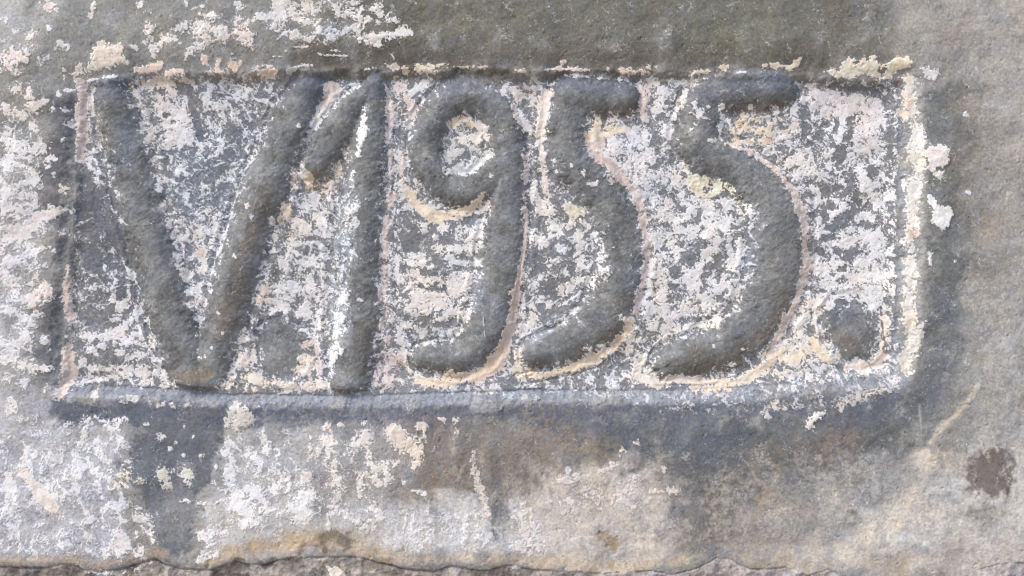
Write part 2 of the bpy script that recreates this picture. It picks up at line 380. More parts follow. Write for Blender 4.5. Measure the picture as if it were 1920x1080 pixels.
G('1546 134 1560 128 1574 130 1578 114 1590 108 1600 114 1600 124 1616 120 1630 112 1646 116 1666 118 1680 108 1700 108 1710 118 1700 128 1682 134 1668 148 1640 144 1620 140 1598 148 1574 144 1556 140', 1.3, (221,209,189), 2.5, 2.5)
B('1616 115 6 5 -30;1636 108 6 3;1700 146 12 8', 1.1, (220,208,186)); B('1656 129 8 7', .0, soft=3)
B('1740 138 14 9 15;1750 146 6 5;1722 156 5 3', 1.15, WHITE, 3)

SAVED = []
def TA(*a):
    SAVED.append(a); T(*a)
# --- limewash: the panel floor
L([(150,150),(1692,150),(1690,712),(1250,735),(560,742),(116,725)], .40, (205,205,208), soft=8, rough=3)
TA('146 150 6 153 172 9 152 200 9 147 222 9 152 250 9 147 278 7 150 300 5', 1.15, (204,190,185), 3, 3)
T('172 165 3 168 190 3 170 214 3;176 235 2 178 238 2;142 300 4 156 296 5 175 300 4', .95, (204,204,202), 2, 2)
L([(150,310),(205,330),(262,520),(255,560),(140,510)], .20, soft=14, rough=8)
B('172 282 6 7;180 323 7 6;178 338 8 7;200 348 3 3;166 312 4 6;190 502 5 4;209 511 5 5;212 527 4 4;243 518 9 8;236 505 4 4;205 470 4 3;170 540 12 6;150 560 8 6;175 600 18 5;190 560 4 6;155 590 6 4')
L([(130,560),(250,555),(290,650),(320,728),(130,720)], .30, soft=10, rough=8)
B('206 560 5 8;222 575 14 8 -40;236 548 2 10;254 580 6 10;225 612 18 7 -40;240 600 8 6;222 622 10 5;206 600 6 6;256 615 6 8;162 632 14 7;190 632 16 8;205 628 10 8;232 640 18 9 -10;250 628 12 5;165 655 9 10;175 665 5 5;222 662 10 6;258 668 9 7;240 674 8 5;172 692 14 8;195 695 10 5;150 680 8 10;240 700 22 9;262 700 14 14;275 715 14 6;210 708 16 5;250 715 12 5;160 712 16 6;180 712 10 5;295 700 10 12;305 722 10 8;290 680 8 8;284 650 4 8;276 632 5 8;215 690 10 5;186 650 5 8', .95, (214,211,210))
T('236 545 1.5 237 560 1.5 240 572 1;245 580 1.5 250 600 2 256 620 3 264 640 2;270 596 1 278 620 1.5 285 640 1.5;266 640 1 278 660 1 296 690 1.5 312 728 2', .95, (212,212,212), 1.5, 1.2)
TA('125 500 2 124 520 4 121 545 6 124 570 8 130 596 8 128 608 5;122 652 6 124 680 10 128 700 11 118 730 11 112 742 8', 1.15, (202,188,181), 2.5, 3)
T('128 610 4 127 635 4 122 655 5', .6, (176,172,174), 3, 2)
G('255 148 300 140 340 138 350 150 332 172 318 184 300 182 288 178 270 166', .92, (216,206,200))
B('288 165 6 8;300 170 8 8;335 160 8 12;280 142 10 5', .05, soft=4); B('357 160 11 9;375 150 8 8;390 165 8 12;420 150 10 8;415 165 6 8;460 145 10 6', .85)
B('247 155 8 7;250 171 5 9;257 190 6 12;266 212 6 9;262 234 5 8;276 245 8 10;270 265 7 8;268 284 6 6;276 298 9 6;290 310 8 6;272 325 6 4;292 345 6 12;284 362 8 6;300 385 8 10;303 402 6 5;311 424 6 14;318 450 5 11;306 478 5 5;325 500 8 18;332 520 8 8;320 475 5 8', .95, (202,196,194))
G('286 188 304 186 336 190 348 212 354 240 360 272 302 276 300 236 290 206', .95, (212,210,211))
B('306 212 6 5;318 226 6 5', .2); T('350 160 6 356 190 5 366 230 6 372 260 5', .05, None, 3, 3)
B('400 200 13 9 -40;398 228 18 13;420 190 8 8;372 280 14 10;440 185 10 6;455 165 12 8;430 215 8 10;415 265 10 7;385 300 8 6;440 300 18 10;335 290 14 10;330 350 10 8;355 330 12 8;345 365 8 6;350 360 8 5;398 325 6 4;435 330 8 12;395 365 10 4;352 378 8 14;325 370 3 12;420 365 8 8', .78, (210,211,214))
L([(310,280),(450,270),(430,400),(330,400)], .36, (196,200,206), soft=14)
B('335 415 9 9;334 395 8 5;370 440 10 14;362 420 8 8;390 400 16 10;400 425 6 14;375 470 13 9;360 485 14 10;395 510 7 6;350 520 12 12;372 505 12 8;345 548 14 8;385 480 8 8;395 455 8 10;348 590 4 4;350 575 10 8;375 560 8 14;370 600 6 6;365 540 8 8', .85, (206,204,204)); B('370 472 10 8;348 570 8 6', 1.0, (206,190,184))
B('505 412 6 8;512 440 5 8;530 335 9 7;548 348 6 7;536 395 10 12;520 405 8 8;545 420 5 5', .9, (206,192,176))
G('562 370 585 362 596 376 590 392 570 400 562 386', .9); B('612 350 8 8;622 340 6 6;620 380 6 14;608 398 16 5;602 408 8 8;578 385 10 5;594 410 10 12', .95, (214,210,204))
G('546 412 570 408 585 430 570 440 552 440 548 470 534 490 530 472 540 445', .95, (214,208,202))
B('575 490 14 11;600 465 8 6;528 500 15 9 20;520 485 6 6;560 500 12 12;545 540 20 12;520 548 10 10;504 580 4 4;570 455 8 5;596 495 10 6;610 440 6 10;608 475 6 6;585 540 12 12;598 560 14 10;570 545 10 8;525 560 18 10 -20;530 575 12 10;490 555 12 8 -30;590 610 8 8;570 580 14 14 0;596 590 10 16;555 590 6 8;606 570 5 8', .92, (212,210,211))
B('495 560 12 8 20;480 560 6 8;495 540 8 6', 1.0, (214,196,182))
B('570 648 12 9 -15;560 650 8 8;592 660 6 10;600 690 5 14;562 685 9 12 -20;548 700 6 12;578 700 5 14;590 680 8 12;583 645 6 5', 1.0, (206,190,184))
T('542 705 6 556 690 8 572 672 9 582 690 6;480 715 8 500 722 9 520 725 8 545 725 8 570 728 8 600 722 8', .85, (210,200,188), 4, 5)
B('445 640 3 16;440 680 5 10;455 680 8 14;470 660 4 12;430 710 8 6;418 722 14 4;460 710 12 8;475 730 10 6', .9, (214,202,188))
T('470 625 1.5 472 650 1.5 471 690 2;456 615 2 445 650 2.5 435 675 1.5', .9, (208,202,196), 1.5, 1.2)
# between the letter V and the digit 1, and right of the 1
G('604 155 622 150 640 166 622 198 602 230 582 265 572 262 588 215 596 185', 1.1, (198,188,184), 3, 3)
T('668 150 4 640 178 5 614 208 5 590 238 4 580 258 3', .72, (196,202,206), 3, 3)
B('658 250 5 16 8;650 275 5 16 12;632 310 8 12;636 322 6 6;617 345 5 7;575 345 6 8 20;548 330 6 12', .95, (210,196,184))
T('716 152 4 726 185 6 733 212 7 728 235 7 724 262 6;730 285 6 733 315 6 726 330 5;735 365 7 730 385 6;722 410 6 718 450 6 720 470 7 712 490 6 722 520 9 714 545 8 706 570 5;722 568 4 718 600 4 712 622 3;724 636 5 722 650 5', .95, (200,188,185), 2.5, 3)
B('745 158 12 14;760 175 12 10 0;770 198 12 14;778 215 8 14;752 205 6 8;755 290 6 20;755 335 8 16;748 315 8 10', .85, (204,192,188)); T('762 280 2 763 310 2 765 345 2.5;766 170 6 788 158 7 805 148 5', .9, (204,206,206), 2, 2)
B('765 230 8 12;776 335 4 12;758 368 8 4;700 650 4 6', .9, (206,200,198))
G('712 665 756 660 760 700 758 725 705 728 700 700', .55, (200,182,178), 5, 5); B('745 635 10 8;762 610 12 8;755 645 10 6;748 580 6 12;745 550 5 14;742 510 6 12;752 500 4 8;726 690 12 8;720 715 12 8', .9, (206,200,198))
# inside and under the 9
TA('765 356 4 776 378 7 796 396 9 822 406 9 856 400 8 888 384 6 908 362 5', 1.2, (218,204,184), 2, 2.5)
B('915 362 14 12 -40;922 380 16 18 20;905 400 12 14;930 350 8 4', .95, (216,208,198))
G('824 268 838 250 856 262 880 262 900 228 916 236 934 240 938 262 932 290 905 312 870 322 840 328 826 300', .50, (196,194,192), 4, 4)
B('866 206 5 9 25;848 224 10 11 20;880 226 14 7 30;862 208 4 8', 1.1, (224,204,176)); B('900 230 8 12;926 248 10 18;872 256 14 7;858 262 10 8;892 258 12 8;932 276 6 9 30;905 248 10 10', .95, (210,204,200))
TA('838 320 5 858 322 7 880 314 7 902 302 6 920 288 5', 1.1, (196,198,198), 2, 2)
L([(750,390),(905,400),(905,480),(880,560),(870,620),(770,640),(742,560)], .22, (208,207,206), soft=8, rough=6)
B('795 424 10 8;830 425 12 9;866 432 18 10 -20;884 440 10 12;812 442 9 5;822 465 14 7;855 468 22 8;885 462 12 10;785 486 18 8 -10;745 490 8 8;745 512 5 12;892 490 8 8;862 490 14 8;880 475 8 6;900 430 12 16;915 400 8 16;840 485 8 12;805 500 6 5;900 460 6 12;772 480 6 8', .93, (214,212,211))
G('745 530 762 505 790 512 810 520 840 515 870 500 890 510 888 545 870 552 850 575 830 572 815 590 790 585 765 590 758 560 748 560', .80, (216,210,207), 5, 7)
B('772 500 8 16 -30;800 560 24 14;830 570 18 10;795 585 22 8;870 560 14 8;872 592 14 12 -30;850 585 20 8;765 612 18 8 20;748 618 6 10;848 540 12 6;820 600 12 6', .92, (216,211,206)); B('815 540 16 7;790 535 8 4;800 598 14 4', .1)
G('770 620 800 612 850 616 890 615 888 628 850 640 800 645 772 638', .7, (186,188,188), 4, 4)
T('755 650 2 756 672 4 764 695 5 778 706 5 795 712 4', 1.0, (212,206,194), 2, 2)
TA('985 290 2 984 360 1.5 986 420 2 983 460 3 977 500 5 968 550 7 960 590 8 952 630 8 944 660 10 930 684 13 905 702 9 880 712 5', 1.25, (206,190,180), 2.5, 2)
TA('942 655 6 925 680 12 900 702 8 872 706 5;782 716 3 800 720 6 826 722 7 850 718 5 860 706 6;830 710 4 850 704 5', 1.25, (216,196,176), 2.5, 3)
G('740 700 770 706 800 726 860 730 930 715 950 700 975 720 960 730 740 732', .40, (196,196,198), 4, 4)
# between the 9 and the first 5, inside the first 5
T('1000 150 8 1004 170 9 1000 195 7;1036 165 8 1026 180 6', .75, (206,202,200), 4, 5); B('985 165 12 12;1045 160 14 14;972 170 10 12', .8, (204,192,188))
TA('1024 170 7 1022 200 9 1016 225 7 1015 250 6 1014 275 5 1018 300 3.5 1020 330 4 1024 358 5;962 200 3 972 220 4 982 238 3', 1.1, (218,208,200), 2.5, 2.5)
B('1040 262 4 5;1044 250 5 4;1045 200 6 4;1050 180 6 5;1060 296 3 4;1071 310 5 4;1094 325 4 7;1118 344 8 5;975 325 6 5;970 368 4 4;1140 372 4 3', 1.0, WHITE, 2)
L([(985,340),(1030,360),(1090,400),(1130,440),(1130,540),(1085,590),(1000,600),(980,580),(992,450)], .24, (206,206,206), soft=7, rough=6)
B('1000 360 6 14;1020 380 14 10;1030 395 12 12;1010 395 10 8;975 410 8 12;1040 425 10 16 -20;1050 435 8 8;1012 448 10 16 -30;998 445 8 10;1070 420 8 16 40;1080 445 14 8;1098 420 14 5 30;1120 440 12 14;1128 460 10 14;1088 470 8 20 20;1090 490 12 18 20;1062 465 10 6 20;1052 468 10 5 40;1040 490 16 7 -20;1064 512 4 8;1016 520 12 6 -20;1060 540 16 10 -30;1085 525 10 6;1120 530 18 14;1130 535 10 8;1163 495 8 9;1130 470 6 10;1000 540 8 12 20;1105 500 6 14 20;1100 460 4 12;1066 540 12 8;1032 440 8 6;1102 434 4 10', .93, (214,212,211))
B('1070 390 10 12;1082 398 14 12 30;1096 396 8 6', 1.05, (226,212,192), 3)
B('1032 572 7 8;1055 545 12 8;1120 555 10 12;1130 570 6 8;980 560 5 8;1012 562 8 8;1000 575 8 6;1108 555 6 5;975 590 10 12;998 598 12 10;985 612 18 8;970 625 10 8;1085 585 6 4', .9, (214,208,206))
T('985 545 1.5 978 590 1.5;1002 545 1 994 580 1;1022 545 1 1014 570 1;1090 545 1 1082 570 1.2;1050 575 1.2 1090 550 1.2;1072 548 1 1042 566 1', .95, (212,214,216), 1.2, 1)
T('970 640 3 985 628 4 1010 618 3.5 1040 600 3.5 1065 590 3 1085 578 2.5;996 630 1.5 1015 620 1.5;1055 605 2.5 1064 610 2.5', .9, (196,198,200), 2, 2)
G('960 650 978 662 988 690 1010 705 1000 712 962 708', .85, (214,206,190), 4, 4)
# between the two fives
T('1200 155 5 1208 180 10 1206 205 8 1214 222 5;1218 158 6 1222 175 5', 1.0, (206,192,190), 3, 3)
T('1218 145 4 1232 152 6 1240 165 6;1262 150 4 1290 150 6 1320 148 4 1345 142 2;1290 165 5 1278 190 7 1268 210 8 1258 235 9 1245 250 6;1240 190 6 1236 205 7', .95, (214,212,212), 3, 3.5)
G('1090 262 1110 248 1150 240 1190 232 1212 228 1222 240 1216 290 1220 320 1240 370 1212 400 1200 376 1178 345 1160 320 1120 290 1100 282', .78, (212,210,212), 4, 5)
B('1098 258 12 8;1110 250 12 6 -20;1120 235 10 6;1122 228 9 5;1145 238 10 5 -15;1165 242 12 5 -20;1138 250 16 5 -20;1150 222 8 3 -30', 1.0, (224,204,176))
TA('1108 274 5 1118 290 8 1135 302 8 1150 315 7 1168 334 6 1184 350 6 1196 372 6 1206 392 5;1115 272 6 1128 264 7;1140 335 2 1148 340 2', 1.15, (198,184,179), 2.5, 2.5)
TA('1206 400 4 1210 430 6 1214 460 6 1212 500 6 1206 530 5 1200 560 6 1194 585 5', 1.15, (200,184,178), 2.5, 2.5)
G('1185 300 1222 300 1232 330 1250 345 1238 370 1225 385 1205 372 1190 350', .7, (206,206,208), 5, 5)
L([(1215,380),(1290,360),(1300,520),(1260,600),(1205,640),(1214,500)], .42, (210,211,214), soft=10, rough=7)
B('1226 440 14 20;1236 490 14 16;1238 520 14 24;1222 530 10 20;1230 500 16 16;1262 410 14 8 20;1240 395 12 10;1256 385 10 14;1274 430 8 20;1280 410 20 8;1235 560 12 20;1245 580 18 12;1256 595 22 8;1230 610 12 8;1215 590 10 14;1310 560 14 10;1298 575 22 14 -20;1330 570 18 8;1280 590 20 8;1350 600 18 10;1376 552 14 14;1400 560 10 4;1330 590 20 6;1210 570 10 12;1260 612 20 6;1206 640 12 6', .92, (214,210,208))
G('1284 318 1292 306 1300 320 1308 330 1330 326 1360 330 1378 328 1392 344 1404 354 1402 374 1390 378 1374 360 1356 366 1330 372 1306 360 1290 340', 1.1, (228,216,196), 3, 3.5)
B('1330 352 7 6;1362 362 10 8 -40', .0, (180,176,168), 3); G('1392 374 1410 378 1424 384 1416 392 1432 410 1410 416 1398 400 1390 390', 1.0, (220,216,206), 3, 4)
B('1268 330 10 16;1280 355 8 18;1300 385 10 18;1316 380 12 12;1340 400 14 16 20;1350 395 14 12;1330 380 10 6;1308 420 20 12;1340 430 22 14;1366 390 8 14;1330 440 16 12;1344 450 12 20;1340 470 14 12;1328 480 12 14;1316 500 14 20 20;1300 520 12 20;1308 540 12 16;1290 500 6 10;1262 450 8 14;1270 470 6 12;1360 420 10 16;1300 440 10 6;1270 480 10 14;1370 460 6 16;1392 460 8 20;1386 480 8 22;1376 480 6 12;1360 535 12 12;1340 530 10 8;1384 520 8 14;1400 400 14 12;1372 500 5 12', .95, (216,213,212))
B('1310 412 10 5 -40;1300 480 10 14;1330 500 6 14 30;1344 495 8 22 35;1286 420 8 5;1320 462 10 5', .08)
G('1180 655 1210 640 1240 636 1230 665 1222 690 1226 712 1180 715 1160 705 1190 680', .52, (204,204,206), 5, 5); B('1204 684 12 14;1220 700 14 6 30;1195 695 6 12;1190 640 10 8;1180 660 8 6;1250 625 14 4 -25;1290 618 30 4 -20;1330 612 20 5', .95, (214,208,196))
TA('1185 600 5 1178 620 6 1168 634 5;1172 600 4 1166 595 4;1170 630 4 1160 645 4 1150 655 4 1138 662 3', 1.15, (214,196,178), 2, 2.5)
TA('1136 662 5 1118 670 7 1100 682 9 1075 690 8;1075 690 4 1050 698 4 1020 706 4 1000 704 5 985 700 5', 1.2, (218,200,178), 2, 2.5)
TA('1172 706 4 1200 706 6 1225 715 8 1238 722 7', 1.1, (214,206,194), 3, 3)
TA('1252 716 4 1275 712 7 1300 716 6 1330 718 5 1360 716 5', 1.2, (216,202,188), 2, 2.5)
TA('1300 730 4 1360 726 5 1400 712 7 1425 698 8 1445 682 8 1470 660 6', 1.15, (212,198,180), 2.5, 3)
# inside and right of the second five
B('1330 198 4 4;1356 199 5 5;1356 214 5 5;1294 243 5 4;1409 199 6 4;1395 215 6 6;1350 240 7 12;1348 232 3 6;1336 262 8 4;1325 265 6 4', 1.0, (222,218,210), 2)
B('1394 226 10 14 20;1388 240 8 12;1405 240 10 5;1376 245 6 10;1384 262 12 8;1420 222 8 4;1432 240 12 8;1452 230 14 4 -25;1440 260 14 8;1410 262 8 6', .9, (218,202,176))
TA('1368 268 2.5 1386 276 3.5 1410 284 4 1436 298 4 1458 318 4 1476 338 4 1488 352 6 1498 372 8 1506 395 9 1512 415 8 1513 440 6 1512 465 7 1518 490 8 1514 510 7 1506 535 6 1500 556 7 1492 578 6 1478 602 6 1466 622 6 1456 645 6 1450 660 5', 1.15, (202,188,180), 2.5, 2.2)
L([(1505,160),(1690,170),(1688,560),(1560,560),(1535,480),(1520,380),(1480,300),(1490,240)], .52, (212,211,213), soft=8, rough=5)
G('1520 172 1540 160 1580 168 1600 176 1640 178 1664 182 1672 205 1660 240 1650 270 1625 280 1600 262 1612 235 1600 230 1570 222 1545 220 1530 200', .92, (214,208,208), 5, 6)
B('1495 200 5 22;1508 185 5 12;1500 225 12 8;1495 245 10 14;1475 255 14 8;1506 300 10 20;1484 300 8 8;1500 325 22 10;1520 300 6 16;1560 285 10 12;1590 225 12 8;1605 280 12 10;1600 300 10 6;1608 245 12 8;1555 245 8 14;1560 310 8 10;1520 345 24 6 -15;1545 335 10 6;1540 370 14 10;1600 375 6 10;1590 380 12 6 -40;1530 350 10 6;1580 395 14 6;1620 330 16 14;1640 345 22 12;1650 370 14 12;1620 350 10 8;1668 370 8 12;1660 330 10 8;1540 410 8 12;1570 400 18 6;1640 410 8 14;1625 405 8 12;1545 435 8 12;1580 440 16 6;1600 430 20 6 -10;1640 440 22 14;1622 442 20 10;1560 460 14 8;1590 460 16 8;1540 465 8 8;1650 470 14 18;1630 480 20 14;1580 500 24 12;1545 505 14 14;1620 520 30 14;1560 530 20 10;1650 520 22 22;1640 545 20 10', .93, (215,213,214))
B('1510 210 9 16 -10;1515 240 10 20;1540 250 16 8;1550 230 10 6;1575 235 5 14;1580 290 10 26 8;1605 220 14 7 -30;1598 255 8 14;1566 270 6 4;1600 345 10 22 10;1612 375 10 24;1600 400 20 8 -30;1580 415 16 12;1560 385 14 8;1555 360 10 10;1575 350 12 5;1525 342 10 6;1640 320 8 14;1555 410 7 10;1560 444 20 5;1575 470 8 7;1600 480 10 10;1612 472 18 4;1630 420 14 7;1588 503 8 6;1530 455 8 8;1545 470 8 6;1668 430 5 8;1535 400 10 6', .06, soft=3)
B('1600 165 20 8;1650 172 20 7 20;1570 158 14 6', .05); T('1672 190 4 1676 230 5 1676 270 5 1674 330 4;1676 380 4 1678 410 4', .2, None, 3, 4)
T('1696 180 4 1696 300 4 1692 400 5 1690 500 4 1686 560 4 1682 640 3', .06, None, 3, 2)
T('1706 160 10 1708 190 12 1712 225 14 1722 250 12 1720 280 16 1722 310 14 1718 350 14 1714 380 12 1712 420 11 1708 450 11 1708 490 11 1710 530 12 1706 560 11 1704 600 12 1712 625 15 1712 650 13 1702 680 10 1708 698 7', .92, (214,211,205), 4, 4)
B('1704 190 10 14;1698 210 8 10;1715 440 8 10;1712 600 9 12;1700 690 8 8', 1.0, (216,200,184)); B('1700 240 8 8;1705 325 14 5;1700 475 8 6;1698 640 10 5', .25)
B('1724 624 8 20;1700 345 4 8', 1.0, (218,214,204))
# round the last dot and the lower right corner
G('1500 560 1540 552 1556 560 1552 600 1545 630 1560 655 1580 668 1560 690 1520 690 1478 690 1470 660 1490 620', .72, (212,206,200), 5, 6)
G('1556 556 1600 540 1660 540 1655 580 1640 600 1625 570 1600 560 1570 562', .95, (214,213,213), 4, 4)
T('1662 580 6 1664 640 9 1654 676 11 1615 686 8 1590 690 7', .8, (212,197,184), 3, 3)
T('1440 668 5 1480 672 8 1510 664 7;1530 640 8 1540 660 8 1556 672 8', 1.05, (218,204,184), 3, 3.5)
B('1560 700 16 8 30;1582 706 12 5;1620 702 16 6;1655 690 6 12;1668 690 4 14;1500 700 24 8;1470 705 14 7;1520 712 12 5;1450 700 12 6;1540 715 14 6', .8, (208,202,196))
T('1658 575 1 1660 610 1.5 1668 660 1', .0, None, 1.5, 1)
# lower ledge
L([(112,736),(300,742),(560,748),(1000,745),(1250,742),(1250,765),(112,765)], .19, (178,181,190), soft=5, rough=3)
L([(1250,742),(1430,726),(1690,708),(1700,730),(1560,765),(1400,775),(1250,765)], .34, (182,184,190), soft=8)
B('1640 730 24 8;1610 742 20 6 -10;1590 755 16 6;1660 728 14 6;1680 715 10 8;1455 764 18 6;1460 755 20 4;1440 780 8 6;1575 762 12 6', .8, (196,190,186))
T('930 738 5 980 742 6 1010 745 4;960 748 2 1000 745 3;1100 735 6 1160 738 8 1220 745 6;1240 742 5 1300 742 6 1380 738 5', .55, (178,180,184), 4, 3)
B('178 742 8 9;240 744 14 5;236 752 12 4;252 750 6 3;305 756 4 5 -50;322 760 3 5 -50;350 757 4 5 -50;296 760 3 4 -50', .9, (200,194,192))
B('1530 780 13 7 -20;1516 796 8 6', 1.15, (224,214,208), 2.5)
# --- limewash: below the panel
L([(-2000,790),(220,790),(270,1050),(-2000,1050)], .38, (212,212,216), soft=30)
L([(440,800),(700,810),(700,960),(380,1010)], .32, (214,213,214), soft=25)
G('430 765 448 755 470 764 474 785 462 800 455 815 440 812 422 800 428 785', .85, (202,198,193), 4, 5)
B('165 790 9 14;208 797 12 10;235 786 10 8;275 795 5 4;345 800 4 4;92 812 8 6;78 815 6 4;160 812 6 8;162 840 6 16 -15;150 828 10 4 -20;222 824 8 8;200 832 4 4;72 840 5 12;58 862 8 8;172 870 9 14 -15;185 880 16 10 10;205 872 10 10 -30;198 895 14 5 40;124 885 8 10;115 855 3 12;25 880 8 10;15 900 8 14;25 918 15 12 10;240 870 6 8;300 820 10 8;330 830 6 5;345 852 4 3;378 854 7 5;318 842 4 4;362 820 4 4', .74, (218,217,218), 9, None, 'mg')
B('236 895 16 12;232 905 12 8;262 900 8 8;308 893 12 14;312 910 8 6;350 892 10 12;356 910 6 8;300 890 6 6;380 945 8 2;350 940 10 3', .92, (218,212,200))
T('40 888 8 60 905 9 80 930 11 100 950 12 115 965 10', .95, (214,206,200), 7, 5); B('10 950 8 16;20 985 12 3 20;35 1005 5 5;75 985 20 5 -20;70 1010 24 12;110 1025 6 8;15 1020 12 16;120 960 8 8;60 1035 20 5;180 975 10 8;200 955 14 8;195 960 20 3', .62, (216,216,219), 9, None, 'mg')
G('206 1010 212 995 228 992 240 1005 246 1030 230 1046 195 1048 186 1040 200 1025', .95, (218,212,212), 4, 5); B('250 975 30 4;270 970 14 12;275 990 12 14;262 1030 10 16;258 1005 14 8;240 978 14 3;170 1010 5 8;165 1030 6 6;285 1010 6 8', .82, (216,212,210))
B('425 828 6 9;420 850 10 8;455 848 16 12 -10;435 835 8 6;425 905 9 6;430 892 10 16;400 905 6 5;432 918 8 3;405 875 5 5', .74, (216,216,218), 8, None, 'mg')
G('420 942 435 930 445 930 470 905 492 912 500 930 490 950 494 970 480 990 460 980 452 960 440 960 424 958', .95, (216,216,219), 4, 5)
B('440 972 22 4;470 985 24 6;395 1002 24 8;385 1012 10 5;388 1024 10 4;390 1040 18 8;372 1050 12 8;410 1000 8 5;478 940 20 14;490 870 6 10', .74, (220,217,217), 8, None, 'mg')
B('497 822 6 14 -15;505 845 9 14 -25;518 850 8 10;512 878 8 12 -20;525 890 10 16 -20;530 900 8 16;514 920 10 14;540 905 5 14;485 950 12 14;500 960 6 8;486 975 10 10', .82, (220,219,219), 7, None, 'mg')
G('548 940 558 922 584 920 590 935 584 952 594 962 580 980 562 982 545 984 552 970 536 960 518 970 520 958 535 948', .95, (220,219,220), 4, 5)
B('574 893 9 14 20;614 825 12 16 0;616 850 7 14;605 818 10 5;630 832 6 4;600 845 5 8;582 838 4 6;620 880 6 16;628 900 10 10;622 908 10 8;615 875 8 8;628 870 5 10;586 820 5 5', .95, (222,214,208))
B('684 815 12 10;680 825 12 8;672 832 14 4;692 845 6 16;690 865 6 14;662 860 6 10;668 880 5 12;674 895 6 12;660 862 5 6;700 876 6 12;702 895 10 5;712 905 14 6 10;720 875 10 8;724 885 5 8;740 868 8 5;728 898 8 8;676 915 5 12;674 930 4 6;686 888 8 4', .95, (220,214,210))
B('620 950 10 4;640 960 16 10;655 950 8 6;625 964 8 4;650 968 8 5;700 958 10 10;692 980 18 10 -30;708 968 12 6;700 990 8 8;672 978 10 4;660 962 6 3;630 952 22 2;615 986 3 8', .92, (220,214,212))
G('727 798 740 792 752 798 762 812 778 822 792 834 796 850 788 872 776 886 770 872 776 860 760 850 748 846 740 835 730 836 728 815', 1.1, (218,204,192), 4, 5)
B('612 802 10 8;640 795 6 5;683 794 4 4;790 798 10 6;796 806 3 10;832 786 8 4;852 788 7 5;855 812 3 5', .95, (218,208,202)); B('758 905 6 4;777 920 8 3;785 922 6 3;795 926 6 4', .8)
T('886 850 4 890 875 5 896 900 7 902 920 8 908 945 7 914 965 6', .82, (208,196,184), 3, 4)
L([(740,960),(900,950),(940,1030),(740,1035)], .40, (208,207,208), soft=20)
L([(960,960),(985,948),(1010,975),(1020,1030),(960,1040)], .72, (212,207,205), soft=10); L([(1040,930),(1160,915),(1180,950),(1060,960)], .45, (212,202,196), soft=16)
B('1066 882 6 6;1062 900 16 8;1078 898 10 12 20;1130 880 20 5 -15;1192 830 6 5 -20;1165 845 6 8;1196 845 5 12;1180 915 14 8;1165 905 10 6;1190 900 10 8;1225 922 18 5;1258 920 14 6;1245 880 4 8;1166 935 3 8 -15;1150 870 10 8', .75, (212,204,196))
B('1757 294 20 20;1744 285 8 10;1766 282 12 10;1748 312 8 8', 1.3, (220,212,210), 3, 2.5); B('1758 328 8 9', 1.3, (220,214,204), 2, 2); G('1740 366 1750 370 1754 382 1768 390 1780 388 1784 404 1776 424 1764 432 1750 424 1744 414 1746 392', 1.35, (222,221,219), 2.5, 2.5)
B('1742 484 4 11;1808 213 5 4;1790 490 3 3;1815 360 4 4', .95, (208,208,210), 2)
L([(1500,860),(4200,700),(4200,1060),(1500,1060)], .12, (204,202,198), soft=40)
print('paint', time.time() - T0)

# ------------------------------------------------------------------ relief (in grid units, towards the viewer positive)
w0, dpan = d_poly(PANEL, 400)
DP = np.full(X.shape, 400, np.float32); DP[w0] = np.minimum(dpan, 400)
DPn = DP + 2.2 * N['m'] + 1.0 * N['f']
low = sm(690, 735, Y); right = sm(1660, 1690, X) * (1 - sm(690, 720, Y))
FLOOR = -14.0
prof_top = FLOOR * sm(7, -16, DPn) - 7 * sm(70, 5, DP)**2
DPs = DP + 1.0 * N['m'] + .4 * N['f']
softr = sm(900, 1500, X)
ledge = 1 - np.clip((DPs + 3) / 24 + .05 * N['f'], 0, 1); ledge = ledge * (1 - .35 * np.clip(1 - ledge, 0, 1) * softr)
prof_low = FLOOR * ledge + .8 * np.exp(-((DPs - 21) / 8) ** 2) * (1 - softr) - 2.2 * np.exp(-((DPs + 3) / 2.6) ** 2) * (1 - .7 * softr)
prof_right = FLOOR * (0.55 * sm(44, 22, DPn) + 0.45 * sm(12, -8, DPn)) - 1.4 * np.exp(-(DPn / 5) ** 2)
leftm = sm(260, 160, X) * sm(150, 200, Y) * (1 - low)
prof_left = FLOOR * (0.5 * sm(30, 4, DPn) + 0.5 * sm(2, -14, DPn))
H = prof_top * (1 - low) + prof_low * low
H = H * (1 - right) + prof_right * right
H = H * (1 - leftm) + prof_left * leftm

REG = np.zeros(X.shape, np.int16)      # 0 wall face, 1 panel floor, 2 ledge, 3 stone, 10+ letters, 40+ flakes
REG[DP < -6] = 1
REG[(DP >= -6) & (DP < 16 + 14 * np.maximum(low, right))] = 2
LT = np.full(X.shape, 9, np.float32)
for i, (nm, lab, strokes) in enumerate(LETTERS):
    lt = np.full(X.shape, 9, np.float32); hd = np.full(X.shape, 99, np.float32)
    for st in strokes:
        w, d, t = d_line(st, 40)
        t = t + (0.05 * N['m'][w] + 0.03 * N['f'][w])
        a = lt[w]; k = 0.12                                   # smooth union where strokes join
        h = np.clip(0.5 + 0.5 * (a - t) / k, 0, 1)
        lt[w] = np.where(a > 5, t, a * (1 - h) + t * h - k * h * (1 - h))
    lt = lt + np.clip((DP + 16) / 22, 0, 3) * low
    amp = 18.0 if nm != 'raised_dot' else (4.0 if i == 5 else 6.0)
    H += amp * np.clip(1 - np.clip(lt / 1.16, 0, 1) ** 2.2, 0, 1) ** 1.45
    H += 2.0 * np.exp(-((lt - 1.38) / 0.12) ** 2) * (DP < -12)
    sel = lt < 1.03
    REG[sel & (LT > lt)] = 10 + i
    LT = np.minimum(LT, lt)
LETM = sm(1.04, 0.88, LT + 0.05 * N['f'] + .05 * N['g'] + .03 * N['m'])

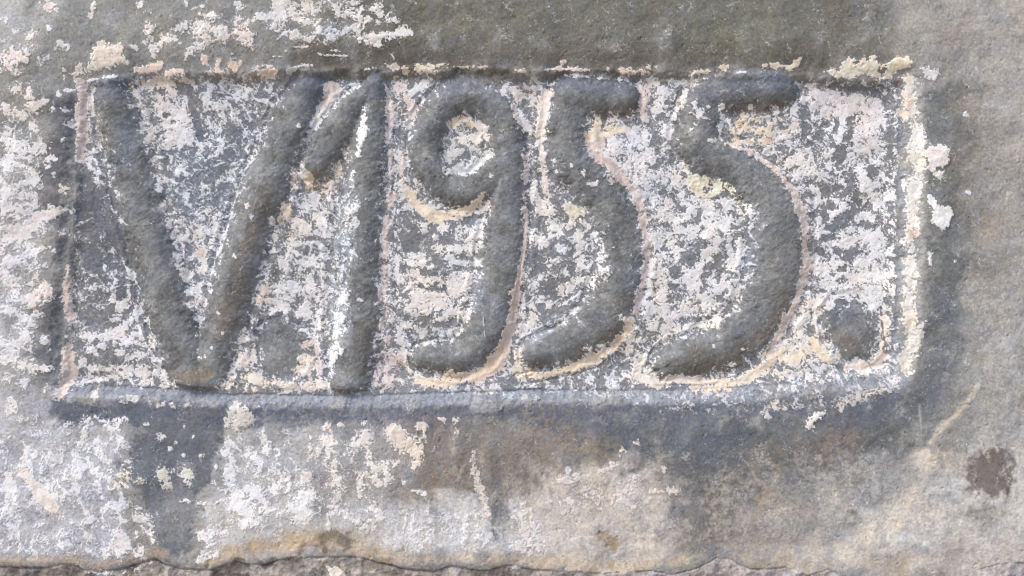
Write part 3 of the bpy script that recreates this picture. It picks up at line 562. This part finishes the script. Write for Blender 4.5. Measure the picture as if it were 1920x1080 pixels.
# letters keep hardly any wash: bare dark cement
k = (LETM * 0.93)[..., None]
letcol = lin((122,124,125)) * (1 + 0.13 * N['m'] + 0.07 * N['f'] + .05 * N['c'])[..., None]
PIG = PIG * (1 - k) + letcol * k
EDGE = sm(1.05, .66, LT + .07 * N['f'] + .07 * N['g'])
COV = COV * (1 - EDGE) + 0.035 * EDGE
for a_ in SAVED: T(*a_[:3], 3, 4.5, 'mfg')
# wash and wear left on the letters, plus light painted onto them
L([(650,350,12),(652,400,22),(644,470,18),(636,540,14),(634,600,14),(626,650,10)], .44, (204,210,218), soft=12, rough=8, n='vg')
B('655 400 14 12;668 388 8 14;660 420 12 6;640 560 14 20;635 600 12 14;628 640 10 14;622 680 8 20;640 655 8 10;675 565 6 5;636 620 12 8', .80, (214,216,219))
T('682 205 3 681 228 6 678 250 9 674 275 4 670 290 3;660 320 3 656 335 3', 1.0, (222,223,224), 3, 3)
P([(655,340,14),(642,440,18),(640,560,18),(640,640,14)], (166,170,176), a=.8, soft=18, rough=8, n='v', tex=.6)
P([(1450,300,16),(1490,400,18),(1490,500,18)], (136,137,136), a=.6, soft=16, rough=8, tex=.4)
P([(470,300,5),(440,380,6),(410,480,6)], (150,154,158), a=.7, soft=8, rough=4, tex=.5)  # lit left edge of the V's right arm, painted into the pigment
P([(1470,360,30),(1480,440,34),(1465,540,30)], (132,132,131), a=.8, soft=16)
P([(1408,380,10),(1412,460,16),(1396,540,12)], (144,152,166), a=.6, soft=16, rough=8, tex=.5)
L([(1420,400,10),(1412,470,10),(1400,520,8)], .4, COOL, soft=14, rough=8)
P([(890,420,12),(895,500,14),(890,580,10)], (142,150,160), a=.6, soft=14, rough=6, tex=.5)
L((1128,490,16,40), .45, WHITE, soft=12); L((1190,500,8,20), .3, WHITE, soft=8)
P((366,704,40,12), (142,130,115), a=.9, soft=6, rough=4)
P((590,345,26,12,-20), (134,118,92), a=.7, soft=12, tex=.5); L((585,338,16,8), .6, SAND, soft=7)
P((380,690,26,10), (112,108,100), a=.5, soft=10)
L((1315,215,8,12), .7, WHITE, soft=4); L((1455,250,12,4,-20), 1.0, CREAM, soft=4); L([(1600,565,4),(1570,575,4)], .5)
P([(1244,700),(1330,640),(1420,690),(1330,706)], (118,110,98), a=.7, soft=16, tex=.4)  # brown ground light under the fives and the nine, painted in
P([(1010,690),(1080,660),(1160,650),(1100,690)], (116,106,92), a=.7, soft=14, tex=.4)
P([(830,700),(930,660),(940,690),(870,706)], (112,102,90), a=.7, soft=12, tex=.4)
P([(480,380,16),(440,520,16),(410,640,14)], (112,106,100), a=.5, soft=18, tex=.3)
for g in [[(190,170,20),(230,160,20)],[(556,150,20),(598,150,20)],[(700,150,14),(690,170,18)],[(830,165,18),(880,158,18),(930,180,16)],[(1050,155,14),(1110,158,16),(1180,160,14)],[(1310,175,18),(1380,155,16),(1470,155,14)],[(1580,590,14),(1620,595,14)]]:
    P(g, (104,109,124), a=.7, soft=14, rough=8, tex=.2)  # blue sky light on the upward-facing tops, put into the pigment
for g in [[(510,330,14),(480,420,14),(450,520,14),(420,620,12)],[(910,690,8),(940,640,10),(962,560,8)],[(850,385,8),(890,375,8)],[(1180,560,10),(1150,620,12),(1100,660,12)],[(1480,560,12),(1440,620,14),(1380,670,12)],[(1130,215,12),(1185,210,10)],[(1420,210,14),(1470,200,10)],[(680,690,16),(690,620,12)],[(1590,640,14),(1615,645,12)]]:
    P(g, (120,110,98), a=.6, soft=14, rough=8, tex=.3)  # brownish undersides and flanks: warm ground light painted into the pigment
P([(230,240,14),(226,300,16)], (124,134,146), a=.6, soft=18, rough=8, tex=.9)
B('1065 385 5 4;1040 300 4 4;1108 344 7 5;1094 325 4 7;1071 310 5 4;1118 344 6 4;920 330 4 3;1102 654 7 5;1127 648 4 3;1166 595 6 5;1330 198 4 4;1356 199 5 6;1356 214 5 5;1409 199 6 4;1294 243 5 4;1336 262 8 4;395 652 3 3;368 671 4 2;384 669 3 2;408 588 4 4;463 385 4 6;470 410 4 6;440 480 5 4;418 625 3 3;365 628 3 3;560 235 4 4;505 412 5 8;512 440 4 10;1395 655 3 3;1375 685 8 6;1340 650 3 3;1415 480 3 3', 1.0, (216,213,208), 2)
T('475 295 1.2 460 310 1.5 448 335 1.2 438 370 1.5 426 415 1.5 412 460 1.5 396 492 1.2;200 366 1 206 392 1.5 216 398 1;229 500 1 240 515 1.5 256 540 1.2', .95, (200,204,206), 1.2, 1)  # hairlines along the V, its lit edges drawn as pale wash
T('906 595 .7 908 620 .8 910 640 .7', .9, (180,178,176), 1, .5)
B('470 395 4 8;462 455 4 14;475 430 3 8;285 380 10 14 -30;270 420 8 10;235 290 10 24;215 300 5 20', .28, (168,180,196))

# incised seams and trowel lines
def groove(pts, depth, soft=2.5):
    w, d, _ = d_line(pts, 14)
    d = d + 1.5 * N['m'][w] + .8 * N['f'][w]
    H[w] -= depth * np.clip(.55 + .4 * N['c'][w], .1, 1) * np.exp(-(np.clip(d, 0, None) / soft) ** 2)
groove([(738,240,.6),(736,330,.8),(730,420,.8),(726,520,.8),(722,620,.8),(716,700,.6)], 4)
groove([(988,250,.8),(988,330,.8),(984,420,.8),(974,520,.6),(962,600,.6)], 4)
groove([(562,300,.5),(590,250,.8),(630,195,.5)], 5)
groove([(622,600,.6),(614,700,.6),(613,735,.4)], 4)
groove([(628,380,.8),(622,480,.8),(616,600,.6)], 4)
groove([(1695,170,1),(1698,400,1.2),(1690,560,1.2),(1682,690,1)], 1.0, 7)
groove([(1390,705,.5),(1330,722,.8),(1250,724,.6)], 4)
groove([(1530,370,.5),(1538,460,.5),(1526,560,.5)], 3)
groove([(160,330,1),(155,420,1),(140,520,1)], 2, 5)
for q in range(26):                                        # bristle marks under the second five
    x0 = 960 + rng.rand() * 280; y0 = 700 + rng.rand() * 26 - (x0 - 960) * .06; ln = 20 + rng.rand() * 50
    groove([(x0, y0, .3), (x0 + ln, y0 - ln * .22 - rng.rand() * 6, .3)], 1.5 + rng.rand() * 1.5, 1.6)
for q in range(16):
    x0 = 975 + rng.rand() * 110; y0 = 650 - (x0 - 975) * .45 - rng.rand() * 20; ln = 25 + rng.rand() * 45
    groove([(x0, y0, .3), (x0 + ln, y0 - ln * .55, .3)], 1.5 + rng.rand() * 1.5, 1.6)
P([(975,655,3),(1040,615,4),(1090,575,4)], (160,163,166), a=.7, soft=5, rough=3)

# crack and the older stonework under the broken render
c = np.array(CRACK, dtype=float)
CY = np.interp(XS, c[:, 0], c[:, 1]).astype(np.float32) + 1.6 * perlin(XS / 9.0, XS * 0 + .5, 5) + 3.0 * perlin(XS / 31.0, XS * 0 + .5, 6)
CR = Y - CY[None, :]
open_ = sm(1160, 900, X) * 1.0 + sm(1330, 1345, X) * sm(1500, 1400, X) * .25       # how far the lower layer has fallen back
H += np.where(CR > 0, -(.8 + 4.5 * open_) , 0) - (1 - sm(0, 14, -CR)) * (CR <= 0) * (2 * open_ + .4)
hair = 1 - .8 * sm(1560, 1640, X) * sm(1850, 1800, X)
crk = np.clip(.55 + .5 * perlin(XS / 40.0, XS * 0 + .3, 9) * 2.2, .12, 1)[None, :]
H -= (7 + 5 * open_) * hair * .42 * crk * np.exp(-(CR / (1.3 + .8 * open_)) ** 2)
ston = CR > 0.3
REG[ston] = 3
sel = sm(-1, 2, CR)[..., None]
sc = lin((154,146,140)) * (1 + .16 * N['m'] + .10 * N['f'])[..., None]
m2 = sm(1000, 1250, X)[..., None]
sc = sc * (1 - m2) + lin((172,164,163)) * (1 + .08 * N['m'] + .05 * N['f'])[..., None] * m2
PIG = PIG * (1 - sel) + sc * sel
COV = np.where(ston, 0.05, COV)
P([(260,1075,4),(330,1085,10),(400,1078,4)], (108,104,102), a=.7, soft=8); P((450,1066,30,6,-10), (112,106,100), a=.8, soft=6)
P([(520,1070,6),(600,1062,7),(700,1064,6),(760,1078,5)], (128,120,110), a=.8, soft=8, tex=.6)
P([(0,1082,5),(90,1075,5),(140,1070,5)], (124,120,118), a=.7, soft=8)
P([(820,1082,4),(900,1078,4),(980,1076,5)], (128,122,116), a=.6, soft=8)
L([(612,1064),(632,1062),(648,1080),(618,1084)], 1.3, (212,202,190), soft=3, rough=2, n='f')
L([(160,1072,3),(185,1078,3),(240,1072,3),(285,1056,2)], .8, (196,186,180), soft=3, rough=3, n='f')

# large and small unevenness of the hand-worked cement
far = (sm(-900, -150, X) * sm(2820, 2070, X) * sm(-700, -100, Y) * sm(1900, 1200, Y)).astype(np.float32)
lime = sm(-.1, .1, COV - SPK)
H += 3.0 * N['b'] + far * (1.0 * N['c'] + (.34 - .16 * LETM) * N['m'] + .12 * N['f']) + far * .16 * fbm(4.5, 2, .7, 121)
H += far * .22 * LETM * fbm(8, 3, .7, 131, 2.2, -30) - far * 1.7 * sm(1.5, 2.5, fbm(13, 3, .65, 171))
H += np.where(CR > 0, 1.6 * N['m'] * far, 0)
# rough hacked strip over the foot of the wall, drips
# ------------------------------------------------------------------ loose flakes standing proud
FLAKES = [(1755,296,22,24,0),(1757,326,9,9,0),(1762,404,20,26,-15),(30,108,34,20,0),(205,106,40,18,-12),(281,58,8,14,0),(285,129,22,8,-6),(1640,124,66,11,-2),
          (758,815,24,26,-20),(556,950,34,26,-20),(450,780,22,24,15),(1345,352,52,20,6),(82,548,15,18,0),(1525,786,14,7,-25),(914,768,27,9,0),(400,60,26,18,0),(460,70,18,22,0),(631,1072,16,9,20),(690,58,40,14,10)]
for i, g in enumerate(FLAKES):
    w, d = d_blob(g, 20)
    d = d + 3.5 * N['m'][w] + 1.8 * N['f'][w]
    H[w] += 1.3 * sm(1.5, -1.5, d)
    r = REG[w]; r[(d < 0)] = 40 + i; REG[w] = r

# ------------------------------------------------------------------ threshold field for the wash
U = SPK * (1 - SV) + SPV * SV
U = U * (1 - SH) + SPH * SH
COV -= .15 * (1 - sm(0, .45, COV))
LIME = (COV - U).astype(np.float32)
H += far * 0.8 * sm(-.04, .06, LIME)
hue = .8 * fbm(55, 3, .6, 141) + .5 * fbm(9, 2, .6, 143); hue2 = fbm(70, 3, .6, 151)
PIG *= np.stack([1 + .020 * hue, 1 + .004 * hue, 1 - .030 * hue], -1)
PIG *= (1 + .05 * hue2 + .04 * N['m'] + .035 * N['f'] + .085 * N['g'])[..., None]
DAMP = lin((112,116,128))
k = (.35 * sm(.7, 1.8, fbm(48, 4, .65, 161)) * (1 - LETM * .4))[..., None]; PIG = PIG * (1 - k) + DAMP * k
TIN *= 1.20; TIN *= np.stack([1 + .02 * hue, 1 + 0 * hue, 1 - .03 * hue], -1) * (1 + .05 * N['f'] + .04 * N['m'])[..., None]
PIG = np.clip(PIG, .02, .8); TIN = np.clip(TIN, .05, .86)
print('relief', time.time() - T0)

# ------------------------------------------------------------------ vertices, normals
PX = (X - 960) * S; PZ = ZC + (540 - Y) * S; PY = -H * S
CO = np.stack([PX, PY, PZ], -1).reshape(-1, 3).astype(np.float32)
gy, gx = np.gradient(H.astype(np.float64), YS, XS)
NRM = np.stack([-gx, -np.ones_like(gx), gy], -1)
NRM = (NRM / np.linalg.norm(NRM, axis=-1, keepdims=True)).reshape(-1, 3).astype(np.float32)
PIGf = np.concatenate([PIG, np.ones(X.shape + (1,), np.float32)], -1).reshape(-1, 4).astype(np.float32)
TINf = np.concatenate([TIN, np.ones(X.shape + (1,), np.float32)], -1).reshape(-1, 4).astype(np.float32)
LIMEf = LIME.reshape(-1)
ii = (np.arange(NY - 1)[:, None] * NX + np.arange(NX - 1)[None, :])
QUADS = np.stack([ii, ii + NX, ii + NX + 1, ii + 1], -1).reshape(-1, 4)
FREG = REG[:-1, :-1].reshape(-1)

# ------------------------------------------------------------------ materials
def cement(name, rough, grain, bump, dusty=.26):
    m = bpy.data.materials.new(name); m.use_nodes = True
    nt = m.node_tree; nd = nt.nodes; lk = nt.links
    b = nd['Principled BSDF']; b.inputs['Roughness'].default_value = rough
    b.inputs['Specular IOR Level'].default_value = 0.3
    pig = nd.new('ShaderNodeAttribute'); pig.attribute_name = 'pigment'
    tin = nd.new('ShaderNodeAttribute'); tin.attribute_name = 'wash_tint'
    lim = nd.new('ShaderNodeAttribute'); lim.attribute_name = 'wash'
    geo = nd.new('ShaderNodeNewGeometry')
    def noise(scale, detail, rg=.6):
        n = nd.new('ShaderNodeTexNoise'); n.inputs['Scale'].default_value = scale
        n.inputs['Detail'].default_value = detail; n.inputs['Roughness'].default_value = rg
        lk.new(geo.outputs['Position'], n.inputs['Vector']); return n.outputs['Fac']
    def math_(op, a, b_=None, c=None):
        n = nd.new('ShaderNodeMath'); n.operation = op
        for i, v in enumerate((a, b_, c)):
            if v is None: continue
            if isinstance(v, (int, float)): n.inputs[i].default_value = v
            else: lk.new(v, n.inputs[i])
        return n.outputs[0]
    def rng_(v, a, b_, c=0, d=1):
        n = nd.new('ShaderNodeMapRange'); n.interpolation_type = 'SMOOTHSTEP'
        lk.new(v, n.inputs['Value'])
        for s, q in zip(('From Min', 'From Max', 'To Min', 'To Max'), (a, b_, c, d)): n.inputs[s].default_value = q
        return n.outputs[0]
    def mix(kind, fac, a, b_):
        n = nd.new('ShaderNodeMix'); n.data_type = 'RGBA'; n.blend_type = kind
        for s, v in ((0, fac), (6, a), (7, b_)):
            if isinstance(v, (int, float)): n.inputs[s].default_value = v
            elif isinstance(v, tuple): n.inputs[s].default_value = v
            else: lk.new(v, n.inputs[s])
        return n.outputs[2]
    n1 = noise(520, 4, .75)           # about 2 mm
    n2 = noise(1500, 3, .7)
    n3 = noise(160, 5, .7)
    t = math_('MULTIPLY_ADD', math_('SUBTRACT', n1, .5), 1.45, lim.outputs['Fac'])
    t = math_('MULTIPLY_ADD', math_('SUBTRACT', n3, .5), .55, t)
    lime = rng_(t, -.06, .12)
    film = math_('MULTIPLY', rng_(t, -.30, .0), .28)
    # sandy grain of the cement
    g = math_('MULTIPLY_ADD', math_('SUBTRACT', n2, .5), grain, 1.0)
    g = math_('MULTIPLY_ADD', math_('SUBTRACT', n1, .5), grain * .8, g)
    gc = nd.new('ShaderNodeCombineColor')
    for i in range(3): lk.new(g, gc.inputs[i])
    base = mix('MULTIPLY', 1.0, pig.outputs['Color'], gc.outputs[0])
    pits = rng_(noise(760, 3, .6), .62, .70)
    base = mix('MULTIPLY', math_('MULTIPLY', pits, .45), base, (.45, .43, .42, 1))
    thin = rng_(noise(260, 4, .7), .3, .6, .84, 1.0)
    limef = math_('MAXIMUM', math_('MULTIPLY', lime, thin), film)
    wc = mix('MULTIPLY', .35, tin.outputs['Color'], gc.outputs[0])
    dust = math_('MULTIPLY', rng_(noise(640, 4, .8), .53, .70), dusty)
    base = mix('MIX', dust, base, (.40, .41, .42, 1))
    col = mix('MIX', limef, base, wc)
    lk.new(col, b.inputs['Base Color'])
    h = math_('MULTIPLY_ADD', lime, .5, math_('MULTIPLY', n1, .9))
    h = math_('MULTIPLY_ADD', n2, .35, h)
    h = math_('MULTIPLY_ADD', pits, -.4, h)
    bp = nd.new('ShaderNodeBump'); bp.inputs['Strength'].default_value = bump; bp.inputs['Distance'].default_value = .0008
    lk.new(h, bp.inputs['Height']); lk.new(bp.outputs[0], b.inputs['Normal'])
    return m
M_WALL = cement('weathered_limewashed_cement', .88, .75, .6)
M_LET = cement('bare_grimy_cement', .82, .6, .65, .42)
M_STONE = cement('rough_old_render', .92, .8, .9)

def region_mesh(name, sel, mat, parent):
    q = QUADS[sel]
    used, inv = np.unique(q.reshape(-1), return_inverse=True)
    inv = inv.astype(np.int32)
    me = bpy.data.meshes.new(name)
    nv, nf = len(used), len(q)
    me.vertices.add(nv); me.vertices.foreach_set('co', CO[used].reshape(-1))
    me.loops.add(nf * 4); me.loops.foreach_set('vertex_index', inv)
    me.polygons.add(nf); me.polygons.foreach_set('loop_start', np.arange(nf, dtype=np.int32) * 4)
    me.update(calc_edges=True)
    me.polygons.foreach_set('use_smooth', np.ones(nf, bool))
    a = me.attributes.new('pigment', 'FLOAT_COLOR', 'POINT'); a.data.foreach_set('color', PIGf[used].reshape(-1))
    a = me.attributes.new('wash_tint', 'FLOAT_COLOR', 'POINT'); a.data.foreach_set('color', TINf[used].reshape(-1))
    a = me.attributes.new('wash', 'FLOAT', 'POINT'); a.data.foreach_set('value', LIMEf[used])
    me.normals_split_custom_set_from_vertices(NRM[used])
    me.materials.append(mat)
    o = bpy.data.objects.new(name, me)
    scene.collection.objects.link(o)
    if parent is not None: o.parent = parent
    return o
def empty(name, label, cat):
    o = bpy.data.objects.new(name, None); scene.collection.objects.link(o); o['kind'] = 'thing'
    o['label'] = label; o['category'] = cat
    return o

wall = empty('cement_wall', 'grey weathered cement wall with a sunk panel reading V.1955. and peeling white limewash', 'wall')
stone = empty('stone_footing', 'rough brownish old stonework showing below the jagged crack along the bottom edge', 'stonework')
face = region_mesh('wall_face', FREG == 0, M_WALL, wall)
panel = region_mesh('sunk_panel', FREG == 1, M_WALL, wall)
panel['label'] = 'sunk panel floor speckled with white limewash'
rim = region_mesh('panel_border', FREG == 2, M_WALL, wall)
region_mesh('stone_face', FREG == 3, M_STONE, stone)
for i, (nm, lab, _) in enumerate(LETTERS):
    o = region_mesh(nm, FREG == 10 + i, M_LET, panel); o['label'] = lab
for i, g in enumerate(FLAKES):
    s_ = FREG == 40 + i
    if s_.sum() < 4: continue
    on_stone = g[1] > 1062
    region_mesh('limewash_flake', s_, M_WALL, stone if on_stone else wall)

# wall thickness behind the worked face
def box(name, x0, x1, y0, y1, z0, z1, mat, parent):
    me = bpy.data.meshes.new(name)
    v = [(x, y, z) for x in (x0, x1) for y in (y0, y1) for z in (z0, z1)]
    f = [(0, 1, 3, 2), (4, 6, 7, 5), (0, 4, 5, 1), (2, 3, 7, 6), (0, 2, 6, 4), (1, 5, 7, 3)]
    me.from_pydata(v, [], f); me.materials.append(mat)
    for an, ty, k_, val in (('pigment', 'FLOAT_COLOR', 'color', [.3, .29, .28, 1]), ('wash_tint', 'FLOAT_COLOR', 'color', [.6, .6, .6, 1]), ('wash', 'FLOAT', 'value', [-.4])):
        a = me.attributes.new(an, ty, 'POINT'); a.data.foreach_set(k_, np.array(val * 8, dtype=np.float32))
    o = bpy.data.objects.new(name, me); scene.collection.objects.link(o); o.parent = parent
    return o
x0, x1 = (XS[0] - 960) * S, (XS[-1] - 960) * S
box('wall_core', x0, x1, .035, .30, ZC + (540 - 1070) * S, ZC + (540 - YS[0]) * S, M_WALL, wall)
box('stone_core', x0, x1, .040, .33, -.05, ZC + (540 - 1074) * S, M_STONE, stone)

# the ground in front of the wall
gm = bpy.data.materials.new('dry_earth'); gm.use_nodes = True
nt = gm.node_tree; b = nt.nodes['Principled BSDF']; b.inputs['Roughness'].default_value = .95
n = nt.nodes.new('ShaderNodeTexNoise'); n.inputs['Scale'].default_value = 6; n.inputs['Detail'].default_value = 8
r = nt.nodes.new('ShaderNodeValToRGB')
r.color_ramp.elements[0].position = .3; r.color_ramp.elements[0].color = (.20, .15, .10, 1)
r.color_ramp.elements[1].position = .7; r.color_ramp.elements[1].color = (.34, .27, .19, 1)
tc = nt.nodes.new('ShaderNodeTexCoord'); nt.links.new(tc.outputs['Object'], n.inputs['Vector'])
nt.links.new(n.outputs['Fac'], r.inputs[0]); nt.links.new(r.outputs[0], b.inputs['Base Color'])
me = bpy.data.meshes.new('ground')
G = 24; v = []; f = []
for j in range(G + 1):
    for i in range(G + 1):
        sx = (i / G * 2 - 1); sy = (j / G * 2 - 1)
        gx_, gy_ = sx * abs(sx) ** 2 * 200, sy * abs(sy) ** 2 * 200
        v.append((gx_, gy_, .02 * math.sin(gx_ * 1.7) * math.cos(gy_ * 1.3) - 0.01))
for j in range(G):
    for i in range(G):
        a_ = j * (G + 1) + i; f.append((a_, a_ + 1, a_ + G + 2, a_ + G + 1))
me.from_pydata(v, [], f); me.materials.append(gm)
for p in me.polygons: p.use_smooth = True
go = bpy.data.objects.new('ground', me); scene.collection.objects.link(go); go['kind'] = 'structure'
print('done', time.time() - T0, 'quads', len(QUADS))
